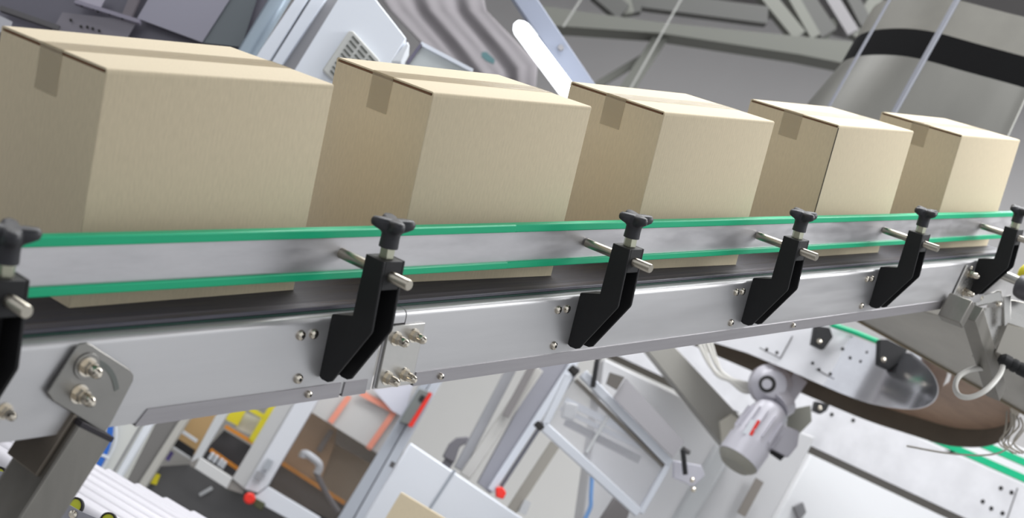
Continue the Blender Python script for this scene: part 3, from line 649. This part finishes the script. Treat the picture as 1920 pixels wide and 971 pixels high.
# roller table
ZR = .86; W = Wall(4)
rt = thing('roller_table', Matrix.Translation(at_z(200, 960, ZR)), 'white tubed roller table with yellow drive ends at the bottom left corner', 'roller conveyor')
av = W.a; bv = -W.n
E3 = at_z(296, 945, ZR); E1 = at_z(187, 892, ZR)
stp = (E1-E3)/2; da = stp.dot(av); db = stp.dot(bv)
RW = mat('roller white', (196, 194, 200), .4)
for k in range(-1, 9):
    j = k if k < 3 else 3+(k-3)*1.9
    P = E3 + av*(da*k if k < 6 else da*5) + bv*(-abs(db)*j)
    part('roller', MB().lathe(P, av, [(0, .018), (.006, .030), (.014, .035), (.72, .035)], 20), RW, rt, world=True)
for u, v in ((0, 893), (143, 949), (205, 977)):
    P = at_z(u, v, ZR); P = CAMP+(P-CAMP)*.93; d = (av*-.25+W.n).normalized()
    s = part('drive_ring', MB().lathe(P, d, [(0, .0215), (.012, .0215), (.012, .017), (.004, .017)], 24), DRK, rt, world=True)
    part('yellow_hub', MB().lathe(P, d, [(.001, .0165), (.010, .0165), (.011, .006)], 24), mat('hub yellow green', (192, 196, 44), .45), s, world=True)
ns = Vector((0, 0, .035)); near = W.n*.10+ns
WR = Wall(3.35)
part('side_rail', WR.poly([(-60, 868), (18, 888), (60, 906), (150, 958), (230, 992), (200, 1060), (-120, 1060)], .004), mat('table side steel', (150, 150, 158), .4, .5), rt, world=True)
part('screw', MB().lathe(WR.p(137, 964, .001), WR.n, [(0, .010), (.004, .009), (.008, .004)], 16), CHR, rt, world=True)
for s in (.05, .6):
    P = E3+av*s+bv*(-abs(db)*8); part('leg', MB().box(P.x-.02, P.x+.02, P.y-.02, P.y+.02, 0, P.z-.03), TUBE, rt, world=True)

# ------------------------------------------------------------------ top left: enclosure, white cabinet, stripes
W = Wall(4.6)
en = W.root('machine_enclosure', 300, 110, 'dark machine enclosure with smoked panels and translucent edge tube, top left corner', 'machine')
EP = mat('enclosure slate', (96, 94, 104), .35, .2, noise=.1, nscale=(3, 3, 3))
part('back_panel', W.poly([(-260, -120), (600, -160), (470, 130), (500, 260), (-200, 260)], .05, -.05), EP, en, world=True)
part('light_panel', W.poly([(290, -22), (446, -25), (379, 79), (257, 34)], .008), mat('lilac grey panel', (140, 138, 150), .35, .2), en, world=True)
part('light_panel', W.poly([(117, 23), (257, 40), (230, 84), (92, 66)], .008), mat('taupe grey panel', (118, 114, 122), .4, .2), en, world=True)
part('light_panel', W.poly([(146, -10), (200, -10), (188, 14), (146, 0)], .01, .01), mat('pale corner', (160, 156, 168), .4), en, world=True)
part('light_panel', W.poly([(431, -20), (490, -30), (452, 88), (380, 80)], .008, -.01), mat('green slate panel', (98, 104, 108), .35, .2), en, world=True)
part('cross_bar', W.strut((140, 2), (262, 40), .012, .03, .02), mat('bar lilac', (128, 124, 138), .4), en, world=True)
part('post', W.strut((262, -30), (236, 32), .030, .03, .012), mat('post slate', (104, 98, 104), .5), en, world=True)
part('dark_strip', W.strut((0, 14), (110, 52), .016, .03, .01), DGR, en, world=True)
for q in ((154, 10), (176, 16), (184, 21), (196, 21), (206, 26), (230, 34), (133, 38), (152, 50), (164, 51), (174, 54), (186, 58)): part('bolt', MB().lathe(W.p(*q, .01), W.n, [(0, .005), (.006, .004)], 10), DRK, en, world=True)
part('corner_tube', MB().cyl(W.p(542, -30, .03), W.p(446, 130, .03), .032, 24), mat('teal tube', (150, 164, 176), .25, .3, coat=.5), en, world=True)
part('pale_corner', W.poly([(-20, 20), (22, 40), (16, 60), (-20, 60)], .01, .02), mat('pale edge', (170, 170, 176), .5), en, world=True)
W = Wall(4.35)
t = W.root('white_door_post', 520, 110, 'pair of white aluminium door posts leaning beside the vented cabinet', 'post')
for pts, o in (([(560, -12), (584, -12), (505, 115), (474, 115)], .02), ([(590, -12), (618, -12), (527, 125), (504, 125)], .02)):
    part('profile', W.poly(pts, .04, o), mat('post bright white', (226, 231, 240), .4), t, world=True, bevel=.002)
part('shadow_gap', W.strut((585, -10), (504, 118), .005, .01, .003), DGR, t, world=True)
part('grey_profile', W.poly([(618, -12), (645, -12), (552, 135), (525, 130)], .04, .0), mat('post grey', (150, 149, 152), .45, .1), t, world=True)
W = Wall(4.2)
t = W.root('vented_cabinet', 650, 120, 'white electrical cabinet with a slotted grey vent grille, between the first two cartons', 'cabinet')
part('carcass', W.poly([(642, -15), (694, -15), (762, 72), (733, 118), (700, 190), (540, 150)], .30, .0), mat('cabinet blue white', (222, 227, 236), .45), t, world=True, bevel=.003)
part('lower_lip', W.poly([(764, 77), (768, 86), (752, 116), (730, 116)], .10, .0), WHT, t, world=True, bevel=.004)
vg = part('vent_grille', W.poly([(654, 57), (662, 57), (712, 112), (712, 150), (650, 150), (622, 148), (604, 131)], .02, .02), mat('grille grey', (190, 191, 188), .5), t, world=True, bevel=.004)
for j, (ua, va) in enumerate(((661, 68), (656, 76), (650, 84), (645, 92), (640, 100), (634, 108), (629, 116), (624, 124), (620, 132))):
    for k in range(3):
        s = k*15.5
        part('vent_slot', W.strut((ua+s, va+s*1.15), (ua+s+12, va+(s+12)*1.15), .0055, .004, .022), mat('slot dark', (86, 88, 84), .7), vg, world=True)
W = Wall(4.52)
t = W.root('grey_hatch', 830, 110, 'grey hatch panel with a bright rim rising behind the second carton', 'panel')
part('panel', W.poly([(790, 82), (884, 132), (900, 180), (740, 170), (762, 118)], .03), mat('hatch grey', (164, 168, 168), .5), t, world=True)
part('rim', W.strut((789, 81), (886, 132), .012, .05, .01), ALU, t, world=True)
part('side_rim', W.strut((790, 82), (764, 118), .010, .05, .01), mat('rim violet dark', (84, 80, 96), .5), t, world=True)

# draped sheet
W = Wall(7.5); m = MB(); N = 46; rows = []
edge_l = [(690, -40), (730, 20), (790, 80), (850, 150), (900, 230)]; edge_r = [(900, -40), (912, 20), (960, 70), (1008, 120), (1000, 230)]
for j in range(5):
    (x0, y0), (x1, y1) = edge_l[j], edge_r[j]; r = []
    for i in range(N):
        k = i/(N-1); f = .016*math.sin(k*15+j*.6)+.010*math.sin(k*31+1.1*j); r.append(W.p(x0+(x1-x0)*k, y0+(y1-y0)*k, f))
    rows.append(r)
for a, b in zip(rows, rows[1:]):
    for i in range(N-1):
        m.b.faces.new([m.b.verts.new(p) for p in (a[i], a[i+1], b[i+1], b[i])])
bmesh.ops.remove_doubles(m.b, verts=m.b.verts, dist=1e-5)
t = W.root('draped_sheet', 870, 110, 'lilac grey plastic sheet hanging in folds left of the glowing lamp', 'sheet')
o = part('cloth', m, mat('sheet lilac grey', (128, 124, 127), .8), t, world=True, smooth=80); so = o.modifiers.new('thickness', 'SOLIDIFY'); so.thickness = .01
part('teal_patch', W.poly([(903, 98), (912, 97), (928, 112), (926, 120), (912, 114), (903, 106)], .01, .20), mat('teal print', (70, 104, 108), .6), t, world=True, label='small teal printed patch')

# fluorescent lamp
W = Wall(5.0)
t = W.root('tube_lamp', 1010, 100, 'glowing white fluorescent lamp slanting down behind the second and third cartons', 'lamp')
A, B = W.p(968, 42), W.p(1110, 232)
d = (B-A).normalized()
em = mat('lamp glow', (246, 250, 255), .4, emit=2.2)
part('diffuser', MB().lathe(A, d, [(0, .012), (.015, .026), (.03, .031), (1.0, .031)], 24), em, t, world=True)
ec = part('end_cap', MB().lathe(A+d*.004-W.n*.02+W.a*.02, -d, [(-.06, .033), (-.02, .033), (0, .030), (.012, .018)], 24), mat('end cap', (176, 178, 180), .35), t, world=True)
part('housing', W.poly([(958, -8), (1004, -8), (1130, 178), (1085, 178)], .04, -.10), mat('housing blue white', (132, 138, 154), .6), t, world=True, bevel=.004)
part('housing_screw', MB().lathe(W.p(1051, 90, -.095), W.n, [(0, .012), (.01, .01)], 12), MGR, t, world=True)
L = bpy.data.lights.new('lamp_light', 'POINT'); L.energy = 1; L.shadow_soft_size = .06; L.color = (.95, .98, 1)
lo = bpy.data.objects.new('lamp_light', L); col.objects.link(lo); lo.location = (A+B)/2+W.n*.15

# ceiling steelwork
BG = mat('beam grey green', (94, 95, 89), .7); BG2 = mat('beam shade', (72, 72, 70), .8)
W = Wall(11.5)
m = W.poly([(1000, 8), (1080, 20), (1240, 42), (1600, 78), (1600, 122), (1500, 102), (1240, 62), (1000, 45)], .25)
struct('trim_1', m, BG)
struct('trim_2', W.strut((1252, 50), (1160, 190), .12, .12, -.1), BG)
struct('trim_3', W.strut((1050, 200), (1235, 90), .06, .06, -.2), BG)
W = Wall(12.2)
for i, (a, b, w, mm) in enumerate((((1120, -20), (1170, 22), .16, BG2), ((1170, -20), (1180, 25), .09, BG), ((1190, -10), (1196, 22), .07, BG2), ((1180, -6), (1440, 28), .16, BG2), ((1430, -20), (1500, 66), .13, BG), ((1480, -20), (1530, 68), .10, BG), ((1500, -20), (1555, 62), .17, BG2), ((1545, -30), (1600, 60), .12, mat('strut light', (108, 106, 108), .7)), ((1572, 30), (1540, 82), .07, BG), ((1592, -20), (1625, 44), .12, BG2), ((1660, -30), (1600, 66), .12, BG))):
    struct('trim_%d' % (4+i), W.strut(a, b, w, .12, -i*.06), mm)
W = Wall(10)
solo(part('hanger_rod', W.strut((1095, -10), (1056, 50), .014, .014), mat('rod pale', (146, 146, 142), .5)), 'thin pale hanger rod crossing the roof beam right of the lamp', 'rod')
solo(part('hanger_rod', W.strut((1282, -10), (1180, 170), .014, .014), mat('rod pale', (146, 146, 142), .5)), 'long thin hanger rod in front of the plain wall above the middle carton', 'rod')

# big overhead bend with dark belly and clear skirt
ZH = 3.9
top = [(1597, 92), (1604, 72), (1625, 60), (1660, 54), (1710, 54), (1760, 62), (1840, 84), (1960, 116)]
W = Wall(6.2)
hd = thing('overhead_bend', Matrix.Translation(at_z(1750, 100, ZH)), 'large overhead conveyor bend with black band and grey hanging skirt, top right', 'conveyor')
def dn(pts, h):  return [p-Vector((0, 0, h)) for p in pts]
tp = spline(offp(top, ZH), 5)
part('black_band', ribbon(dn(tp, .13), .13, .01), mat('band black', (14, 14, 15), .9, spec=.1), hd, world=True, smooth=60)
part('top_collar', ribbon(tp, .16, .01), mat('collar olive grey', (106, 104, 97), .5, .2, noise=.15, nscale=(3, 3, 3)), hd, world=True, smooth=60)
cen = at_z(1900, 60, ZH); rg = []
for p in dn(tp, .13):
    o = Vector((p.x-cen.x, p.y-cen.y, 0)); rg.append([p, p+o*.22-Vector((0, 0, .55)), p+o*.22-Vector((0, 0, .55))-o.normalized()*.01, p-o.normalized()*.01])
part('skirt', MB().rings(rg), mat('skirt grey', (110, 109, 104), .35, .3, noise=.14, nscale=(2.5, 2.5, 1)), hd, world=True, smooth=60)
for (u, v, r), lab in (((1554, 200, .006), 'thin steel suspension rod left of the black band'), ((1676, 212, .011), 'thick steel suspension rod crossing the black band')):
    p = Wall(5.0).p(u, v); solo(part('suspension_rod', MB().cyl(p-Vector((0, 0, .6)), Vector((p.x, p.y, 9)), r), mat('rod steel', (112, 114, 122), .5, .2)), lab, 'rod')
